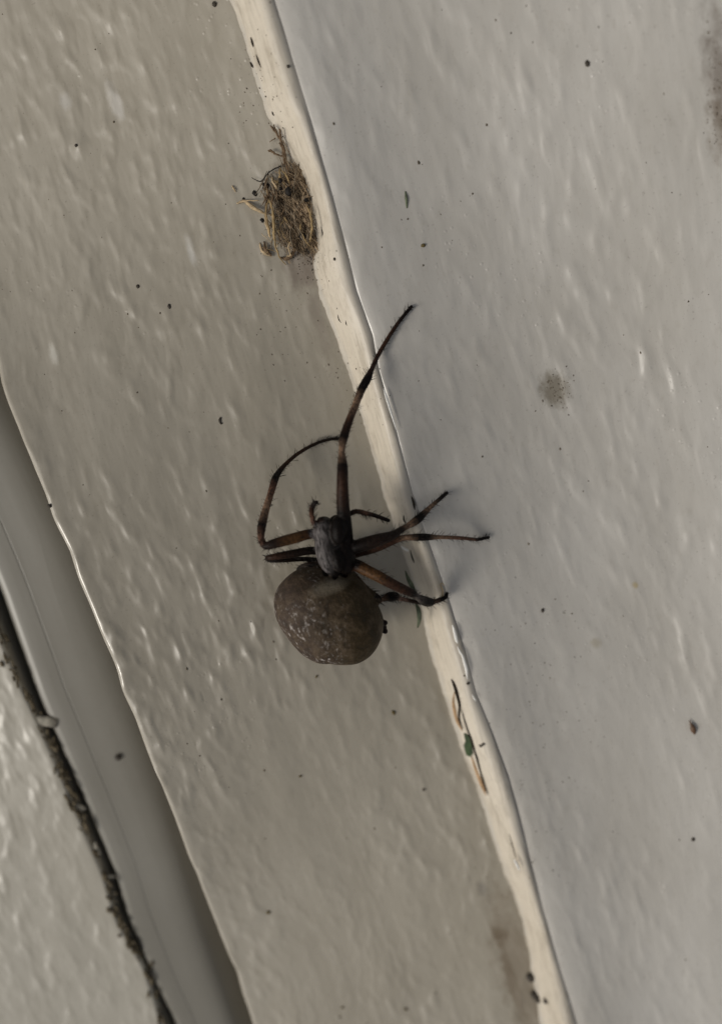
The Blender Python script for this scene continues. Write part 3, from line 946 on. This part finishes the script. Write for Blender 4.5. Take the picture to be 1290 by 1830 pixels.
# ------------------------------------------------------------------ small things stuck to the wall
m_leaf = plain('green_leaf', (0.022, 0.045, 0.012), 0.5, 0.4, 120, 0.45)
m_moss = plain('grey_green', (0.10, 0.115, 0.075), 0.9, 0.1, 150, 0.5)
lf = MB()
LO = [(828, 1310), (833, 1311), (840, 1318), (843, 1334), (845, 1347), (840, 1353), (833, 1350), (830, 1341), (828, 1332), (831, 1325)]
for k, (dz, sc) in enumerate(((0.001, 1.0), (0.003, 0.9))):
    for x, y in LO:
        xx, yy = 836 + (x - 836) * sc, 1332 + (y - 1332) * sc
        lf.v.append(W(xx, yy, s_h(xx, yy) + dz))
n = len(LO)
lf.f = [(j, (j + 1) % n, n + (j + 1) % n, n + j) for j in range(n)] + [tuple(range(n, 2 * n)), tuple(reversed(range(n)))]
tag(lf.build('leaf_scrap', m_leaf, smooth=False), 'small torn green leaf scrap stuck in the split paint of the strip', 'leaf')


def strand(keys, mat, name, label, cat, flat=1.0, m=5):
    c = catmull([(*W(x, y, h), r * PX) for x, y, h, r in keys], m)
    o = MB().tube([Vector(q[:3]) for q in c], [max(0.0002, q[3]) for q in c], 6, flat).build(name, mat)
    return tag(o, label, cat)


strand([(724, 1020, .030, 1), (729, 1034, .034, 3), (736, 1048, .038, 4), (740, 1060, .040, 2.5)], m_moss, 'lichen_shred', 'short grey green shred above the amber hind leg, crossing the strip', 'lichen', 0.5)
strand([(742, 1076, .038, 1.5), (748, 1092, .036, 4), (749, 1108, .030, 3.6), (746, 1122, .024, 1.2)], m_moss, 'lichen_shred', 'longer grey green shred hanging below the hind leg on the strip', 'lichen', 0.5)
strand([(790, 1066, .042, 1.6), (791, 1056, .048, 1.4), (789, 1050, .052, 1.2), (787, 1045, .054, 1.0), (790, 1042, .055, .9), (793, 1046, .053, .8)], m_pale, 'curled_fibre', 'tiny pale hooked fibre curling up from the hind foot', 'fibre')
# a seed with a stalk
sd = catmull([(*W(1231, 1287, on_wall(1231, 1287) + .002), 1.0 * PX), (*W(1233, 1292, on_wall(1233, 1292) + .003), 1.4 * PX), (*W(1236, 1298, on_wall(1236, 1298) + .003), 4 * PX), (*W(1238, 1304, on_wall(1238, 1304) + .003), 5.2 * PX), (*W(1240, 1309, on_wall(1240, 1309) + .003), 3.2 * PX), (*W(1240, 1313, on_wall(1240, 1313) + .002), .8 * PX)], 4)
tag(MB().tube([Vector(q[:3]) for q in sd], [q[3] for q in sd], 8, 0.7).build('seed', plain('seed_brown', (0.10, 0.055, 0.03), 0.5, 0.4)), 'brown pear shaped seed with a short stalk on the wide grey board', 'seed')


def speck(px, py, r, mat, name, label, cat, stretch=1.0, ang=0.0, flat=0.7, group=None):
    o = MB().crumb(W(px, py, on_wall(px, py) + (0.0 if px > 260 or py < 1000 else 0)), r * 0.70 * PX, flat, 9, 0.25, stretch, ang).build(name, mat)
    return tag(o, label, cat, group)


m_frass = plain('dark_pellet', (0.042, 0.034, 0.026), 0.7, 0.3)
m_frassb = plain('brown_pellet', (0.10, 0.075, 0.03), 0.8, 0.2)
G = 'insect droppings and specks stuck to the paint'
speck(1238, 1500, 5.2, m_frass, 'dropping', 'round black dropping directly below the brown seed', 'dropping', 1.1, group=G)
speck(756, 439, 6, m_frassb, 'dropping', 'olive brown dropping on the wide board above the upper leg tip', 'dropping', 0.8, group=G)
speck(1049, 113, 5, m_frass, 'dropping', 'small upright dark dropping near the top of the wide board', 'dropping', 1.8, group=G)
strand([(724, 342, on_wall(724, 342), 1), (726, 355, on_wall(726, 355) + .0005, 2.4), (727, 372, on_wall(727, 372), 1)], m_moss, 'fibre_scrap', 'short grey fibre lying upright on the board above the olive dropping', 'fibre')
speck(384, 7, 6, m_frass, 'dropping', 'dark dropping at the top edge left of the cream strip', 'dropping', group=G)
speck(515, 119, 4, m_frass, 'dropping', 'dark dropping on the edge of the cream strip above the straw clump', 'dropping', group=G)
speck(137, 260, 4, m_frass, 'dropping', 'black speck on the middle board level with the stalk tip and far from it', 'dropping', group=G)
strand([(395, 746, on_wall(395, 746), 1.6), (393, 751, on_wall(393, 751), 2.2), (395, 757, on_wall(395, 757), 1.6), (398, 756, on_wall(398, 756), 1)], m_frass, 'dropping', 'dark hooked curl on the middle board left of the arched leg', 'dropping')
speck(247, 512, 4, m_frass, 'dropping', 'black speck on the middle board down and left of the straw clump', 'dropping', 1.2, group=G)
speck(303, 548, 4, m_frass, 'dropping', 'lengthwise dark speck a little below its neighbour on the middle board', 'dropping', 1.7, group=G)
speck(480, 1630, 5.5, m_frassb, 'dropping', 'blurred brown speck above the dented patch low on the middle board', 'dropping', group=G)
speck(89, 904, 5, m_frass, 'dropping', 'black dropping sitting on the bright edge above the grey trim', 'dropping', group=G)
speck(598, 463, 4, m_frass, 'dropping', 'grey speck on the cream strip just below the straw clump', 'dropping', group=G)
speck(703, 1273, 5, m_frassb, 'dropping', 'soft grey brown spot left of the split paint on the strip', 'dropping', 1.4, group=G)
speck(757, 1411, 5, m_frass, 'dropping', 'dark oval dropping on the middle board below the leaf scrap', 'dropping', 0.7, group=G)
speck(566, 1209, 5, m_frassb, 'dropping', 'slanting brown fleck just under the abdomen', 'dropping', 0.45, 0.7, group=G)
speck(537, 1387, 5, m_frassb, 'dropping', 'flat brown fleck well below the abdomen on the middle board', 'dropping', 0.5, -0.2, group=G)
speck(969, 1091, 4, m_frass, 'dropping', 'slanted dark fleck on the wide board right of the foot shadow', 'dropping', 1.6, -0.4, group=G)
speck(836, 1221, 4, m_frass, 'dropping', 'small dark fleck below the lower end of the ridge with painted white glints', 'dropping', group=G)
strand([(856, 1331, on_wall(856, 1331) + .001, 1.2), (859, 1334, on_wall(859, 1334) + .002, 2), (862, 1330, on_wall(862, 1330) + .002, 1.8), (866, 1331, on_wall(866, 1331) + .001, 1)], m_frass, 'dropping', 'black zigzag crumb on the strip right of the leaf scrap', 'dropping')
speck(948, 1745, 14, m_frass, 'dropping', 'large blurred black blot at the foot of the strip', 'dropping', group=G)
speck(960, 1782, 12, m_frass, 'dropping', 'long blurred black blot under the round one at the strip foot', 'dropping', 2.0, 0.35, group=G)
speck(975, 1788, 9, m_frass, 'dropping', 'smaller blurred blot beside the long one at the strip foot', 'dropping', 1.2, group=G)
speck(612, 1800, 5, m_frassb, 'dropping', 'small brown fleck at the very bottom of the middle board', 'dropping', 0.7, group=G)
speck(725, 1803, 6, m_frassb, 'dropping', 'slanting grey fleck at the bottom right of the middle board', 'dropping', 0.5, -0.8, group=G)
# round hole with dirt in the trim
tp = W(211, 1354, -Y_TRIM + 0.004)
tag(MB().crumb(tp + Vector((0, 0, 0)), 6.5 * PX, 0.35, 12, 0.12).build('dropping', m_frass), 'round black spot alone on the grey plastic trim', 'dropping', group=G)

# dust and pin-head specks beyond counting
du = MB()
for i in range(240):
    px, py = random.uniform(-40, 1330), random.uniform(-40, 1870)
    h = on_wall(px, py)
    p = W(px, py, 0)
    if p.x < e_ar(p.z) + 0.02: continue
    du.crumb(W(px, py, h), abs(random.gauss(0, 0.8)) * PX + 0.45 * PX, 0.35, 5, 0.3, random.uniform(.7, 1.6))
for (x0, y0, sx, sy, n_) in ((992, 693, 15, 18, 60), (1284, 150, 12, 55, 70), (1288, 240, 14, 30, 30), (560, 470, 16, 22, 70), (520, 560, 40, 60, 50), (905, 1560, 50, 100, 40), (470, 160, 25, 60, 40), (960, 1180, 60, 70, 40), (640, 700, 25, 60, 40), (1000, 1330, 60, 80, 40)):
    for _ in range(n_):
        px, py = random.gauss(x0, sx), random.gauss(y0, sy)
        du.crumb(W(px, py, on_wall(px, py)), random.uniform(0.4, 1.4) * PX, 0.35, 5, 0.4, random.uniform(.6, 1.8), random.uniform(-1, 1))
tag(du.build('dust', plain('dust', (0.11, 0.09, 0.065), 0.9, 0.1, 60, 0.8)), kind='stuff')

# ------------------------------------------------------------------ lay everything down
for o in list(SC.objects):
    if o.parent is None and o not in (cam, so, GROUND):
        o.matrix_world = LAY @ o.matrix_basis
